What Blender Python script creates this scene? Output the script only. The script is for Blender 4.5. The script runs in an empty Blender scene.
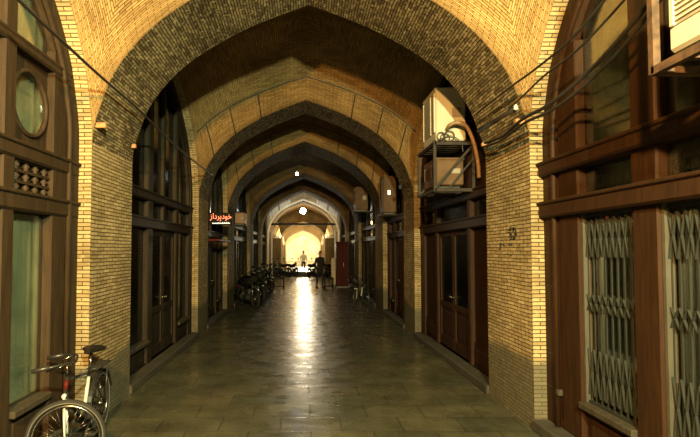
import bpy, bmesh, math, random
from mathutils import Vector, Matrix
random.seed(7)
C = bpy.context.scene.collection
PI = math.pi
# ------------------------------------------------------------------ camera
F, CX, H, PX, PY = 500.0, -0.09, 1.8, 302.0, 230.3
PITCH = math.atan((250 - PY) / F)
TP = math.tan(PITCH)
cam = bpy.data.cameras.new('camera'); cam.sensor_width = 36; cam.lens = F / 700 * 36
cam.shift_x = (350 - PX) / 700; cam.shift_y = -(218.5 - 230.3) / 700
cam.clip_start = .05; cam.clip_end = 300
co = bpy.data.objects.new('camera', cam); C.objects.link(co)
co.location = (CX, 0, H); co.rotation_euler = (PI / 2 + PITCH, 0, 0)
bpy.context.scene.camera = co

def at(px, py, Y):
    q = (PY - py) / F; t = (q + TP) / (1 - q * TP)
    dep = Y * math.cos(PITCH) + t * Y * math.sin(PITCH)
    return Vector((CX + (px - PX) * dep / F, Y, H + t * Y))
def onX(px, py, X):
    q = (PY - py) / F; t = (q + TP) / (1 - q * TP)
    k = (math.cos(PITCH) + t * math.sin(PITCH)) / F * (px - PX)
    return at(px, py, (X - CX) / k)

# ------------------------------------------------------------------ materials
def newmat(name):
    m = bpy.data.materials.new(name); m.use_nodes = True
    nt = m.node_tree
    return m, nt, nt.nodes['Principled BSDF'], nt.nodes, nt.links
def plain(name, col, rough=.5, metal=0, spec=.5, emit=None, es=0, var=.15, scale=6):
    m, nt, b, N, L = newmat(name)
    b.inputs['Roughness'].default_value = rough; b.inputs['Metallic'].default_value = metal
    b.inputs['Specular IOR Level'].default_value = spec
    if emit:
        b.inputs['Emission Color'].default_value = (*emit, 1); b.inputs['Emission Strength'].default_value = es
    tc = N.new('ShaderNodeTexCoord'); no = N.new('ShaderNodeTexNoise'); no.inputs['Scale'].default_value = scale
    no.inputs['Detail'].default_value = 5
    L.new(tc.outputs['Object'], no.inputs['Vector'])
    r = N.new('ShaderNodeValToRGB')
    r.color_ramp.elements[0].position = .3; r.color_ramp.elements[1].position = .7
    r.color_ramp.elements[0].color = (*[c * (1 - var) for c in col], 1)
    r.color_ramp.elements[1].color = (*[min(1, c * (1 + var)) for c in col], 1)
    L.new(no.outputs['Fac'], r.inputs['Fac']); L.new(r.outputs['Color'], b.inputs['Base Color'])
    return m
def wood(name, c0, c1, rough=.62, stretch=(9, 9, .9)):
    m, nt, b, N, L = newmat(name)
    tc = N.new('ShaderNodeTexCoord'); mp = N.new('ShaderNodeMapping'); mp.inputs['Scale'].default_value = stretch
    no = N.new('ShaderNodeTexNoise'); no.inputs['Scale'].default_value = 3; no.inputs['Detail'].default_value = 8
    no.inputs['Distortion'].default_value = .6
    L.new(tc.outputs['Object'], mp.inputs['Vector']); L.new(mp.outputs['Vector'], no.inputs['Vector'])
    r = N.new('ShaderNodeValToRGB'); r.color_ramp.elements[0].position = .32; r.color_ramp.elements[1].position = .7
    r.color_ramp.elements[0].color = (*c0, 1); r.color_ramp.elements[1].color = (*c1, 1)
    L.new(no.outputs['Fac'], r.inputs['Fac']); L.new(r.outputs['Color'], b.inputs['Base Color'])
    b.inputs['Roughness'].default_value = rough; b.inputs['Specular IOR Level'].default_value = .15
    bp = N.new('ShaderNodeBump'); bp.inputs['Strength'].default_value = .25; bp.inputs['Distance'].default_value = .004
    L.new(no.outputs['Fac'], bp.inputs['Height']); L.new(bp.outputs['Normal'], b.inputs['Normal'])
    return m
def brick(name, c1, c2, mortar, coat=True, bw=.185, rh=.044, pale=.16):
    m, nt, b, N, L = newmat(name)
    uv = N.new('ShaderNodeUVMap'); uv.uv_map = 'UVMap'
    # slight waviness of the courses
    nw = N.new('ShaderNodeTexNoise'); nw.inputs['Scale'].default_value = 2.2; nw.inputs['Detail'].default_value = 3
    L.new(uv.outputs['UV'], nw.inputs['Vector'])
    sub = N.new('ShaderNodeVectorMath'); sub.operation = 'MULTIPLY_ADD'
    sub.inputs[1].default_value = (.02, .02, 0); L.new(nw.outputs['Color'], sub.inputs[0]); L.new(uv.outputs['UV'], sub.inputs[2])
    br = N.new('ShaderNodeTexBrick'); br.offset = .5
    br.inputs['Scale'].default_value = 1; br.inputs['Brick Width'].default_value = bw; br.inputs['Row Height'].default_value = rh
    br.inputs['Mortar Size'].default_value = .005; br.inputs['Mortar Smooth'].default_value = .35; br.inputs['Bias'].default_value = 0
    br.inputs['Color1'].default_value = (*c1, 1); br.inputs['Color2'].default_value = (*c2, 1); br.inputs['Mortar'].default_value = (*mortar, 1)
    L.new(sub.outputs['Vector'], br.inputs['Vector'])
    geo = N.new('ShaderNodeNewGeometry')
    n1 = N.new('ShaderNodeTexNoise'); n1.inputs['Scale'].default_value = 1.1; n1.inputs['Detail'].default_value = 6
    L.new(geo.outputs['Position'], n1.inputs['Vector'])
    r1 = N.new('ShaderNodeMapRange'); r1.inputs['From Min'].default_value = .3; r1.inputs['From Max'].default_value = .7
    r1.inputs['To Min'].default_value = .62; r1.inputs['To Max'].default_value = 1.25
    L.new(n1.outputs['Fac'], r1.inputs['Value'])
    mu = N.new('ShaderNodeMix'); mu.data_type = 'RGBA'; mu.blend_type = 'MULTIPLY'; mu.inputs['Factor'].default_value = 1
    L.new(br.outputs['Color'], mu.inputs['A']); L.new(r1.outputs['Result'], mu.inputs['B'])
    # single pale bricks
    n2 = N.new('ShaderNodeTexNoise'); n2.inputs['Scale'].default_value = 17; n2.inputs['Detail'].default_value = 2
    L.new(uv.outputs['UV'], n2.inputs['Vector'])
    r2 = N.new('ShaderNodeMapRange'); r2.inputs['From Min'].default_value = .58; r2.inputs['From Max'].default_value = .72
    r2.inputs['To Max'].default_value = .5 if not coat and pale > .2 else .22
    L.new(n2.outputs['Fac'], r2.inputs['Value'])
    mp = N.new('ShaderNodeMix'); mp.data_type = 'RGBA'; mp.inputs['B'].default_value = (min(1, c1[0] + pale), min(1, c1[1] + pale), min(1, c1[2] + pale * .7), 1)
    L.new(r2.outputs['Result'], mp.inputs['Factor']); L.new(mu.outputs['Result'], mp.inputs['A'])
    out = mp.outputs['Result']; hgt = br.outputs['Fac']
    bp = N.new('ShaderNodeBump'); bp.inputs['Strength'].default_value = .9; bp.inputs['Distance'].default_value = .012; bp.invert = True
    L.new(br.outputs['Fac'], bp.inputs['Height'])
    bp2 = N.new('ShaderNodeBump'); bp2.inputs['Strength'].default_value = .5; bp2.inputs['Distance'].default_value = .02
    n3 = N.new('ShaderNodeTexNoise'); n3.inputs['Scale'].default_value = 14; n3.inputs['Detail'].default_value = 4
    L.new(geo.outputs['Position'], n3.inputs['Vector']); L.new(n3.outputs['Fac'], bp2.inputs['Height']); L.new(bp.outputs['Normal'], bp2.inputs['Normal'])
    if coat:   # grey cement patch round the foot of the piers
        sx = N.new('ShaderNodeSeparateXYZ'); L.new(geo.outputs['Position'], sx.inputs['Vector'])
        ad = N.new('ShaderNodeMath'); ad.operation = 'MULTIPLY_ADD'; ad.inputs[1].default_value = -.7
        L.new(n1.outputs['Fac'], ad.inputs[0]); L.new(sx.outputs['Z'], ad.inputs[2])
        rp = N.new('ShaderNodeMapRange'); rp.inputs['From Min'].default_value = .24; rp.inputs['From Max'].default_value = .34
        rp.inputs['To Min'].default_value = .85; rp.inputs['To Max'].default_value = 0
        L.new(ad.outputs['Value'], rp.inputs['Value'])
        m2 = N.new('ShaderNodeMix'); m2.data_type = 'RGBA'; m2.inputs['B'].default_value = (.068, .066, .048, 1)
        L.new(rp.outputs['Result'], m2.inputs['Factor']); L.new(out, m2.inputs['A']); out = m2.outputs['Result']
    L.new(out, b.inputs['Base Color']); L.new(bp2.outputs['Normal'], b.inputs['Normal'])
    b.inputs['Roughness'].default_value = .9; b.inputs['Specular IOR Level'].default_value = .06
    return m
def floor_mat():
    m, nt, b, N, L = newmat('stone_paving')
    geo = N.new('ShaderNodeNewGeometry')
    mp = N.new('ShaderNodeMapping'); mp.inputs['Rotation'].default_value = (0, 0, 0)
    L.new(geo.outputs['Position'], mp.inputs['Vector'])
    br = N.new('ShaderNodeTexBrick'); br.offset = .5
    br.inputs['Scale'].default_value = 1; br.inputs['Brick Width'].default_value = .62; br.inputs['Row Height'].default_value = .42
    br.inputs['Mortar Size'].default_value = .008; br.inputs['Mortar Smooth'].default_value = .5
    br.inputs['Color1'].default_value = (.052, .050, .031, 1); br.inputs['Color2'].default_value = (.036, .040, .027, 1)
    br.inputs['Mortar'].default_value = (.026, .025, .018, 1)
    L.new(mp.outputs['Vector'], br.inputs['Vector'])
    n1 = N.new('ShaderNodeTexNoise'); n1.inputs['Scale'].default_value = 1.6; n1.inputs['Detail'].default_value = 8; n1.inputs['Roughness'].default_value = .65
    L.new(geo.outputs['Position'], n1.inputs['Vector'])
    r = N.new('ShaderNodeMapRange'); r.inputs['From Min'].default_value = .3; r.inputs['From Max'].default_value = .7
    r.inputs['To Min'].default_value = .55; r.inputs['To Max'].default_value = 1.5; L.new(n1.outputs['Fac'], r.inputs['Value'])
    mu = N.new('ShaderNodeMix'); mu.data_type = 'RGBA'; mu.blend_type = 'MULTIPLY'; mu.inputs['Factor'].default_value = 1
    L.new(br.outputs['Color'], mu.inputs['A']); L.new(r.outputs['Result'], mu.inputs['B'])
    L.new(mu.outputs['Result'], b.inputs['Base Color'])
    n2 = N.new('ShaderNodeTexNoise'); n2.inputs['Scale'].default_value = 3.5; n2.inputs['Detail'].default_value = 5
    L.new(geo.outputs['Position'], n2.inputs['Vector'])
    r2 = N.new('ShaderNodeMapRange'); r2.inputs['From Min'].default_value = .3; r2.inputs['From Max'].default_value = .7
    r2.inputs['To Min'].default_value = .17; r2.inputs['To Max'].default_value = .40; L.new(n2.outputs['Fac'], r2.inputs['Value'])
    L.new(r2.outputs['Result'], b.inputs['Roughness'])
    b1 = N.new('ShaderNodeBump'); b1.inputs['Strength'].default_value = .6; b1.inputs['Distance'].default_value = .014
    n5 = N.new('ShaderNodeTexNoise'); n5.inputs['Scale'].default_value = 1.0; n5.inputs['Detail'].default_value = 4
    m5 = N.new('ShaderNodeMapping'); m5.inputs['Scale'].default_value = (2.2, 4.5, 1); L.new(geo.outputs['Position'], m5.inputs['Vector']); L.new(m5.outputs['Vector'], n5.inputs['Vector'])
    L.new(n5.outputs['Fac'], b1.inputs['Height'])
    b2 = N.new('ShaderNodeBump'); b2.invert = True; b2.inputs['Strength'].default_value = .6; b2.inputs['Distance'].default_value = .01
    L.new(br.outputs['Fac'], b2.inputs['Height']); L.new(b1.outputs['Normal'], b2.inputs['Normal'])
    L.new(b2.outputs['Normal'], b.inputs['Normal'])
    b.inputs['Specular IOR Level'].default_value = .36
    return m
def thin_glass(name, tint, rough=.08, refl=.12):
    m, nt, b, N, L = newmat(name)
    N.remove(b)
    o = N['Material Output']; tr = N.new('ShaderNodeBsdfTransparent'); tr.inputs['Color'].default_value = (*tint, 1)
    gl = N.new('ShaderNodeBsdfGlossy'); gl.inputs['Roughness'].default_value = rough; gl.inputs['Color'].default_value = (1, 1, 1, 1)
    lw = N.new('ShaderNodeLayerWeight'); lw.inputs['Blend'].default_value = .25
    mr = N.new('ShaderNodeMapRange'); mr.inputs['To Min'].default_value = refl * .4; mr.inputs['To Max'].default_value = .7
    L.new(lw.outputs['Fresnel'], mr.inputs['Value'])
    mx = N.new('ShaderNodeMixShader'); L.new(mr.outputs['Result'], mx.inputs['Fac'])
    L.new(tr.outputs['BSDF'], mx.inputs[1]); L.new(gl.outputs['BSDF'], mx.inputs[2]); L.new(mx.outputs['Shader'], o.inputs['Surface'])
    return m

M = {}
M['brick'] = brick('tan_brick', (.34, .27, .15), (.21, .158, .08), (.055, .04, .022), rh=.040, bw=.17)
M['brick_soffit'] = brick('soffit_brick', (.24, .19, .105), (.075, .056, .03), (.025, .019, .011), coat=False, pale=.3, rh=.034, bw=.125)  # darker copy of the pier brick, grazing shade put into its colour
M['brick_vault'] = brick('vault_brick', (.32, .21, .09), (.19, .12, .046), (.06, .038, .017), coat=False, rh=.037, bw=.17)
M['brick_pale'] = brick('pale_brick', (.66, .52, .32), (.6, .46, .26), (.45, .35, .2), coat=False)
M['floor'] = floor_mat()
M['stone'] = plain('kerb_stone', (0.03167, 0.03045, 0.02314), .6, var=.35, scale=5)
M['wood_l'] = wood('dark_walnut_wood', (0.01775, 0.01144, 0.00631), (0.03352, 0.02169, 0.01183))
M['wood_r'] = wood('red_brown_wood', (0.01454, 0.006158, 0.002224), (0.02737, 0.01197, 0.004448))
M['wood_d'] = wood('black_brown_wood', (.009, .0068, .004), (.021, .015, .008))
M['wood_m'] = wood('warm_brown_wood', (0.012, 0.0052, 0.0024), (0.024, 0.0104, 0.0044))
M['wood_w'] = wood('weathered_sill_wood', (0.0252, 0.0216, 0.0153), (0.0432, 0.0378, 0.027))
M['glass'] = thin_glass('window_glass', (.90, .95, .90))
M['glass_d'] = thin_glass('dark_window_glass', (.40, .42, .38), .12, .2)
M['curtain'] = plain('grey_green_curtain', (.36, .355, .275), .8, var=.3, scale=3)
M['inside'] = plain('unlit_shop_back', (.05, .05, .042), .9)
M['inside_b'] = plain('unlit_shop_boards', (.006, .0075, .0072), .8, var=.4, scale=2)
M['steel'] = plain('dull_grey_steel', (0.02278, 0.02545, 0.0221), .5, .3, spec=.2)
M['strip'] = plain('pale_metal_edge', (0.099, 0.0936, 0.0756), .35, .5)
M['iron'] = plain('dark_iron', (0.0225, 0.018, 0.0144), 0.6, .15, spec=.2, var=.3)
M['rust'] = plain('rusty_iron', (0.0609, 0.03349, 0.01827), .7, .3, var=.5, scale=20)
M['ac'] = plain('cream_enamel', (0.3758, 0.3445, 0.2714), .4, var=.1, scale=4)
M['ac_d'] = plain('dusty_enamel', (.078, .045, .022), .6, spec=.2, var=.3, scale=5)
M['ac_o'] = plain('orange_stained_enamel', (.17, .085, .03), .5, var=.2)
M['slat'] = plain('grey_slat', (0.1914, 0.1682, 0.1276), .5)
M['dark'] = plain('black_plastic', (.014, .014, .014), .4)
M['blue'] = plain('blue_fan_plastic', (.10, .17, .22), .45)
M['hose'] = plain('taped_brown_hose', (0.1885, 0.1169, 0.06409), .6, var=.35, scale=25)
M['cable'] = plain('black_cable', (.012, .011, .010), .5)
M['rubber'] = plain('tyre_rubber', (0.016, 0.016, 0.0152), .75, spec=.15)
M['rubber_g'] = plain('grey_tyre_sidewall', (0.0798, 0.0777, 0.0672), .7, spec=.2)
M['chrome'] = plain('bright_steel', (0.1432, 0.1432, 0.134), .22, .95)
M['white_p'] = plain('white_enamel_paint', (0.3825, 0.3825, 0.357), .35)
M['paint'] = plain('dark_bike_paint', (0.0126, 0.0126, 0.01176), .3, spec=.25)
M['red'] = plain('red_paint', (0.04675, 0.0044, 0.0033), .6, spec=.12, var=.25)
M['saddle'] = plain('black_vinyl', (0.00648, 0.00612, 0.00576), .5, spec=.15)
M['peg'] = plain('orange_timber', (0.29, 0.145, 0.058), .7, var=.3, scale=20)
M['porcelain'] = plain('white_porcelain', (0.4, 0.39, 0.35), .3)
M['mark'] = plain('black_stencil_paint', (.010, .012, .007), .8, var=.5, scale=50)
M['skin'] = plain('skin', (.42, .26, .17), .6)
M['hair'] = plain('black_hair', (.015, .012, .010), .6)
M['cloth_d'] = plain('dark_cloth', (0.0088, 0.0088, 0.0104), .85)
M['cloth_w'] = plain('white_cloth', (.78, .77, .73), .85)
M['board'] = plain('pale_board', (.45, .36, .25), .7)
M['bulb'] = plain('lit_bulb_cool', (1, 1, 1), .4, emit=(.80, .88, 1), es=20)
M['bulb_w'] = plain('lit_bulb_white', (1, 1, 1), .4, emit=(1, .97, .88), es=60)
M['led_r'] = plain('lit_red_letters', (.8, .15, .08), .4, emit=(1, .24, .11), es=1.7)
M['led_w'] = plain('lit_white_letters', (.8, .8, .8), .4, emit=(1, .95, .85), es=1.1)
M['lit_w'] = plain('lit_pilot_window', (.8, .7, .5), .4, emit=(1, .85, .55), es=2.2)
M['sign'] = plain('black_sign_face', (.004, .004, .004), .6, spec=.1)

# ------------------------------------------------------------------ mesh builder
class MB:
    def __init__(s): s.bm = bmesh.new(); s.uv = s.bm.loops.layers.uv.new('UVMap')
    def poly(s, pts, uvs=None, smooth=False):
        vs = [s.bm.verts.new(p) for p in pts]
        try: f = s.bm.faces.new(vs)
        except ValueError: return None
        f.smooth = smooth
        if uvs:
            for l, q in zip(f.loops, uvs): l[s.uv].uv = q
        return f
    def box(s, a, b, bev=0.0, mat=None):
        x0, x1 = sorted((a[0], b[0])); y0, y1 = sorted((a[1], b[1])); z0, z1 = sorted((a[2], b[2]))
        t = bmesh.new(); bmesh.ops.create_cube(t, size=1)
        for v in t.verts:
            v.co = Vector(((x0 + x1) / 2 + v.co.x * (x1 - x0), (y0 + y1) / 2 + v.co.y * (y1 - y0), (z0 + z1) / 2 + v.co.z * (z1 - z0)))
        bev = min(bev, .3 * min(x1 - x0, y1 - y0, z1 - z0))
        if bev > 0: bmesh.ops.bevel(t, geom=t.edges[:], offset=bev, segments=1, affect='EDGES', profile=.5)
        if mat is not None: bmesh.ops.transform(t, matrix=mat, verts=t.verts)
        s.merge(t); return s
    def merge(s, t):
        me = bpy.data.meshes.new('tmp'); t.to_mesh(me); t.free(); s.bm.from_mesh(me); bpy.data.meshes.remove(me)
    def bar(s, p, q, w, h=None):
        h = h or w; p = Vector(p); q = Vector(q); d = q - p
        m = Matrix.Translation((p + q) / 2) @ d.to_track_quat('Z', 'Y').to_matrix().to_4x4()
        L = d.length
        return s.box((-w / 2, -h / 2, -L / 2), (w / 2, h / 2, L / 2), mat=m)
    def tube(s, pts, r, seg=8, closed=False, caps=True):
        pts = [Vector(p) for p in pts]; n = len(pts)
        rs = r if isinstance(r, (list, tuple)) else [r] * n
        rings = []; up = None
        for i, p in enumerate(pts):
            if closed: d = pts[(i + 1) % n] - pts[i - 1]
            else: d = pts[min(i + 1, n - 1)] - pts[max(i - 1, 0)]
            if d.length < 1e-9: d = Vector((0, 0, 1))
            d.normalize()
            if up is None: up = d.orthogonal().normalized()
            up = (up - d * up.dot(d))
            if up.length < 1e-6: up = d.orthogonal()
            up.normalize(); sd = d.cross(up)
            rings.append([s.bm.verts.new(p + (up * math.cos(2 * PI * k / seg) + sd * math.sin(2 * PI * k / seg)) * rs[i]) for k in range(seg)])
        for i in range(n if closed else n - 1):
            A, B = rings[i], rings[(i + 1) % n]; off = 0
            if closed and i == n - 1:
                off = min(range(seg), key=lambda o: (A[0].co - B[o].co).length)
            for k in range(seg):
                f = s.bm.faces.new((A[k], A[(k + 1) % seg], B[(k + 1 + off) % seg], B[(k + off) % seg])); f.smooth = True
        if caps and not closed:
            s.bm.faces.new(rings[0][::-1]); s.bm.faces.new(rings[-1])
        return s
    def lathe(s, prof, seg=14, mat=None):
        t = bmesh.new(); rings = []
        for r, z in prof:
            rings.append([t.verts.new((max(r, 1e-4) * math.cos(2 * PI * k / seg), max(r, 1e-4) * math.sin(2 * PI * k / seg), z)) for k in range(seg)])
        for A, B in zip(rings, rings[1:]):
            for k in range(seg):
                f = t.faces.new((A[k], A[(k + 1) % seg], B[(k + 1) % seg], B[k])); f.smooth = True
        t.faces.new(rings[0][::-1]); t.faces.new(rings[-1])
        if mat is not None: bmesh.ops.transform(t, matrix=mat, verts=t.verts)
        s.merge(t); return s
    def torus(s, c, ax, R, r, n=40, seg=8):
        c = Vector(c); ax = Vector(ax).normalized(); u = ax.orthogonal().normalized(); v = ax.cross(u)
        return s.tube([c + (u * math.cos(2 * PI * k / n) + v * math.sin(2 * PI * k / n)) * R for k in range(n)], r, seg, closed=True)
    def prism(s, pts, d):
        d = Vector(d); pts = [Vector(p) for p in pts]; n = len(pts)
        a = [s.bm.verts.new(p) for p in pts]; b = [s.bm.verts.new(p + d) for p in pts]
        s.bm.faces.new(a[::-1]); s.bm.faces.new(b)
        for k in range(n): s.bm.faces.new((a[k], a[(k + 1) % n], b[(k + 1) % n], b[k]))
        return s
    def build(s, name, mat, parent=None, recalc=True):
        if recalc: bmesh.ops.recalc_face_normals(s.bm, faces=s.bm.faces[:])
        me = bpy.data.meshes.new(name)
        org = ORG.get(parent.name, Vector()) if parent else None
        if parent is None:
            xs = [v.co for v in s.bm.verts]
            org = Vector(((min(v.x for v in xs) + max(v.x for v in xs)) / 2, (min(v.y for v in xs) + max(v.y for v in xs)) / 2, min(v.z for v in xs)))
        bmesh.ops.translate(s.bm, verts=s.bm.verts, vec=-org)
        s.bm.to_mesh(me); s.bm.free(); me.materials.append(mat)
        o = bpy.data.objects.new(name, me); C.objects.link(o)
        if parent: o.parent = parent
        else: o.location = org
        ORG[o.name] = org
        return o
ORG = {}
def tag(o, label, cat, group=None):
    o['label'] = label; o['category'] = cat
    if group: o['group'] = group
    return o
def thing(name, label, cat, loc, group=None, rz=0, local=False):
    o = bpy.data.objects.new(name, None); C.objects.link(o); o.location = loc; o.rotation_euler = (0, 0, rz)
    o.empty_display_size = .2
    ORG[o.name] = Vector() if local else Vector(loc)
    return tag(o, label, cat, group)
def struct(o): o['kind'] = 'structure'; return o
def copy_tree(o, parent=None):
    c = o.copy(); C.objects.link(c)
    if parent: c.parent = parent
    for ch in [x for x in C.objects if x.parent == o]: copy_tree(ch, c)
    return c

# ------------------------------------------------------------------ arch profile (four-centred pointed arch)
W, ZS = 2.24, 2.90
REV = .13
TAB = [(1.0, 0), (.998, .10), (.985, .25), (.957, .43), (.91, .70), (.838, .94), (.735, 1.19), (.618, 1.395), (.49, 1.57), (.355, 1.73), (.178, 1.895), (0, 2.045)]
def prof(n):   # n+1 points evenly along the arc, spring -> apex
    pts = []
    T = [Vector((r * W, h)) for r, h in TAB]
    for i in range(len(T) - 1):
        p0 = T[i - 1] if i else T[0] * 2 - T[1]; p3 = T[i + 2] if i + 2 < len(T) else T[i + 1] * 2 - T[i]
        p1, p2 = T[i], T[i + 1]
        for k in range(12):
            t = k / 12
            pts.append(.5 * ((2 * p1) + (p2 - p0) * t + (2 * p0 - 5 * p1 + 4 * p2 - p3) * t * t + (3 * p1 - p0 - 3 * p2 + p3) * t ** 3))
    pts.append(T[-1])
    cum = [0]
    for a, b in zip(pts, pts[1:]): cum.append(cum[-1] + (b - a).length)
    out = []
    for i in range(n + 1):
        d = cum[-1] * i / n; j = 0
        while j < len(cum) - 2 and cum[j + 1] < d: j += 1
        t = (d - cum[j]) / max(1e-9, cum[j + 1] - cum[j]); p = pts[j].lerp(pts[j + 1], t)
        out.append((min(1, max(0, p.x / W)), max(0, p.y)))
    out[0] = (1, 0); out[-1] = (0, TAB[-1][1])
    return out, cum[-1]
NP = 22
PR, ALEN = prof(NP)
def half_h(r):   # height above spring at fraction r of the half span
    r = min(1, abs(r))
    for (r0, h0), (r1, h1) in zip(PR, PR[1:]):
        if r1 <= r <= r0: return h0 + (h1 - h0) * (r0 - r) / max(1e-9, r0 - r1)
    return 0
SPAN = [(-1 + i / NP) for i in range(2 * NP + 1)]      # -1..1
def rh(s):
    i = NP - abs(round(s * NP)); r, h = PR[i]
    return (math.copysign(r, s) if s else 0), h

BAYS = [(1.0, 5.08), (6.30, 10.38), (11.42, 14.4), (15.9, 20.6), (22.0, 26.0), (27.2, 31.2)]
ARCH = [(-.2, 1.0), (5.08, 6.30), (10.38, 11.42), (14.4, 15.9), (20.6, 22.0), (26.0, 27.2), (31.2, 32.4)]
END0, END1 = 40.0, 41.2

# --- floor
f = MB()
f.poly([(-3.2, -3, 0), (3.2, -3, 0), (3.2, 66, 0), (-3.2, 66, 0)])
struct(f.build('floor', M['floor']))

# --- arches: soffit band
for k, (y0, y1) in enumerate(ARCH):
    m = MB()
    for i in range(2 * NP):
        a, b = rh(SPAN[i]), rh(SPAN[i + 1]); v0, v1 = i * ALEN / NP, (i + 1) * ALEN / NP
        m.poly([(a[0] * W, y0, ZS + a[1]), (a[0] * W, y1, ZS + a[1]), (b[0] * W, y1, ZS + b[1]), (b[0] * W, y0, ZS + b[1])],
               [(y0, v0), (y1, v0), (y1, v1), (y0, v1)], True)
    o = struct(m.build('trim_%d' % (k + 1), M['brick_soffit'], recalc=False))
    o['label'] = 'pointed brick arch band across the passage'
# --- vaults
def vault(y0, y1, mat):
    m = MB(); yc, hl = (y0 + y1) / 2, (y1 - y0) / 2; P = 2.0
    def pt(i, j):
        a, b = rh(SPAN[i]), rh(SPAN[j])
        return Vector((a[0] * W, yc + b[0] * hl, ZS + (a[1] ** P + b[1] ** P) ** (1 / P)))
    g = [[m.bm.verts.new(pt(i, j)) for j in range(2 * NP + 1)] for i in range(2 * NP + 1)]
    def uvp(i, j, sec):
        if sec: return (i * ALEN / NP, (j if SPAN[j] <= 0 else 2 * NP - j) / NP * ALEN * hl / W)
        return (j * ALEN / NP * hl / W, (i if SPAN[i] <= 0 else 2 * NP - i) / NP * ALEN)
    def face(ids):
        ci = sum(q[0] for q in ids) / len(ids) - NP; cj = sum(q[1] for q in ids) / len(ids) - NP
        sec = abs(cj) > abs(ci)
        try: fc = m.bm.faces.new([g[i][j] for i, j in ids])
        except ValueError: return
        fc.smooth = True
        for l, (i, j) in zip(fc.loops, ids): l[m.uv].uv = uvp(i, j, sec)
    for i in range(2 * NP):
        for j in range(2 * NP):
            q = [(i, j), (i + 1, j), (i + 1, j + 1), (i, j + 1)]
            if i == j: face([q[0], q[1], q[2]]); face([q[0], q[2], q[3]])
            elif i + j == 2 * NP - 1: face([q[0], q[1], q[3]]); face([q[1], q[2], q[3]])
            else: face(q)
    return struct(m.build('ceiling', mat, recalc=False))
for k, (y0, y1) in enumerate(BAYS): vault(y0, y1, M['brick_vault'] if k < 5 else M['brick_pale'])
# barrel vault between the last arches and bright bays behind
def barrel(y0, y1, mat, name='ceiling', w=W, up=0.0):
    m = MB()
    for i in range(2 * NP):
        a, b = rh(SPAN[i]), rh(SPAN[i + 1]); v0, v1 = i * ALEN / NP, (i + 1) * ALEN / NP
        m.poly([(a[0] * w, y0, ZS + a[1] + up), (a[0] * w, y1, ZS + a[1] + up), (b[0] * w, y1, ZS + b[1] + up), (b[0] * w, y0, ZS + b[1] + up)],
               [(v0, y0), (v0, y1), (v1, y1), (v1, y0)], True)
    return struct(m.build(name, mat, recalc=False))
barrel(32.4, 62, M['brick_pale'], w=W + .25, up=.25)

# --- walls: piers with their reveals and the arched reveals over the shopfronts
def opening(y0, y1, n=NP):     # points of the shop opening from the near foot over the apex to the far foot
    yc, hl = (y0 + y1) / 2, (y1 - y0) / 2
    pts = [(y0, 0.0)] + [(yc + rh(s)[0] * hl, ZS + rh(s)[1]) for s in SPAN] + [(y1, 0.0)]
    return pts
for sd, nm in ((-1, 'wall_left'), (1, 'wall_right')):
    m = MB(); X = sd * W; X2 = sd * (W + REV + .5)
    for (y0, y1) in ARCH:
        m.poly([(X, y0, 0), (X, y1, 0), (X, y1, ZS), (X, y0, ZS)], [(y0, 0), (y1, 0), (y1, ZS), (y0, ZS)])
    for (y0, y1) in BAYS:
        op = opening(y0, y1); d = 0; 
        for p, q in zip(op, op[1:]):
            L = math.hypot(q[0] - p[0], q[1] - p[1])
            m.poly([(X, p[0], p[1]), (X2, p[0], p[1]), (X2, q[0], q[1]), (X, q[0], q[1])],
                   [(0, d), (.63, d), (.63, d + L), (0, d + L)])
            d += L
    # plain wall past the last pointed arch
    m.poly([(X, 32.4, 0), (X, 32.4, 6), (sd * (W + .3), 32.4, 6), (sd * (W + .3), 32.4, 0)], [(0, 0), (0, 6), (.3, 6), (.3, 0)])
    X3 = sd * (W + .25)
    m.poly([(X3, 32.4, 0), (X3, 62, 0), (X3, 62, ZS + .3), (X3, 32.4, ZS + .3)], [(32.4, 0), (62, 0), (62, 3.2), (32.4, 3.2)])
    struct(m.build(nm, M['brick'], recalc=False))
# narrower portals at the bright end and the wall that closes it
def portal(y0, y1, w, zs, k, mat, nm):
    m = MB(); top = 6.2
    inn = [(-w, 0.0)] + [(rh(s)[0] * w, zs + rh(s)[1] * k) for s in SPAN] + [(w, 0.0)]
    WW = W + .25
    for yy in (y0, y1):
        m.poly([(-WW, yy, 0), (-w, yy, 0), (-w, yy, zs), (-WW, yy, zs)], [(-WW, 0), (-w, 0), (-w, zs), (-WW, zs)])
        m.poly([(WW, yy, 0), (w, yy, 0), (w, yy, zs), (WW, yy, zs)], [(WW, 0), (w, 0), (w, zs), (WW, zs)])
        for p, q in zip(inn[1:-1], inn[2:-1]):
            e0, e1 = p[0] / w * WW, q[0] / w * WW
            m.poly([(p[0], yy, p[1]), (q[0], yy, q[1]), (e1, yy, top), (e0, yy, top)], [(p[0], p[1]), (q[0], q[1]), (e1, top), (e0, top)])
    d = 0
    for p, q in zip(inn, inn[1:]):
        L = math.hypot(q[0] - p[0], q[1] - p[1])
        m.poly([(p[0], y0, p[1]), (p[0], y1, p[1]), (q[0], y1, q[1]), (q[0], y0, q[1])], [(y0, d), (y1, d), (y1, d + L), (y0, d + L)])
        d += L
    return struct(m.build(nm, mat, recalc=False))
portal(END0, END1, 1.72, 2.75, .62, M['brick'], 'trim_8')
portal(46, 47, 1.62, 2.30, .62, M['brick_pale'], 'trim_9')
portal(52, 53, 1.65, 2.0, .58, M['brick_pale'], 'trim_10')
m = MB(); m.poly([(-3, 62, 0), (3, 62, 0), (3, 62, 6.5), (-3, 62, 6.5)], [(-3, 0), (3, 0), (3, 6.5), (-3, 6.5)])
struct(m.build('wall_back', M['brick_pale']))
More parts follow.
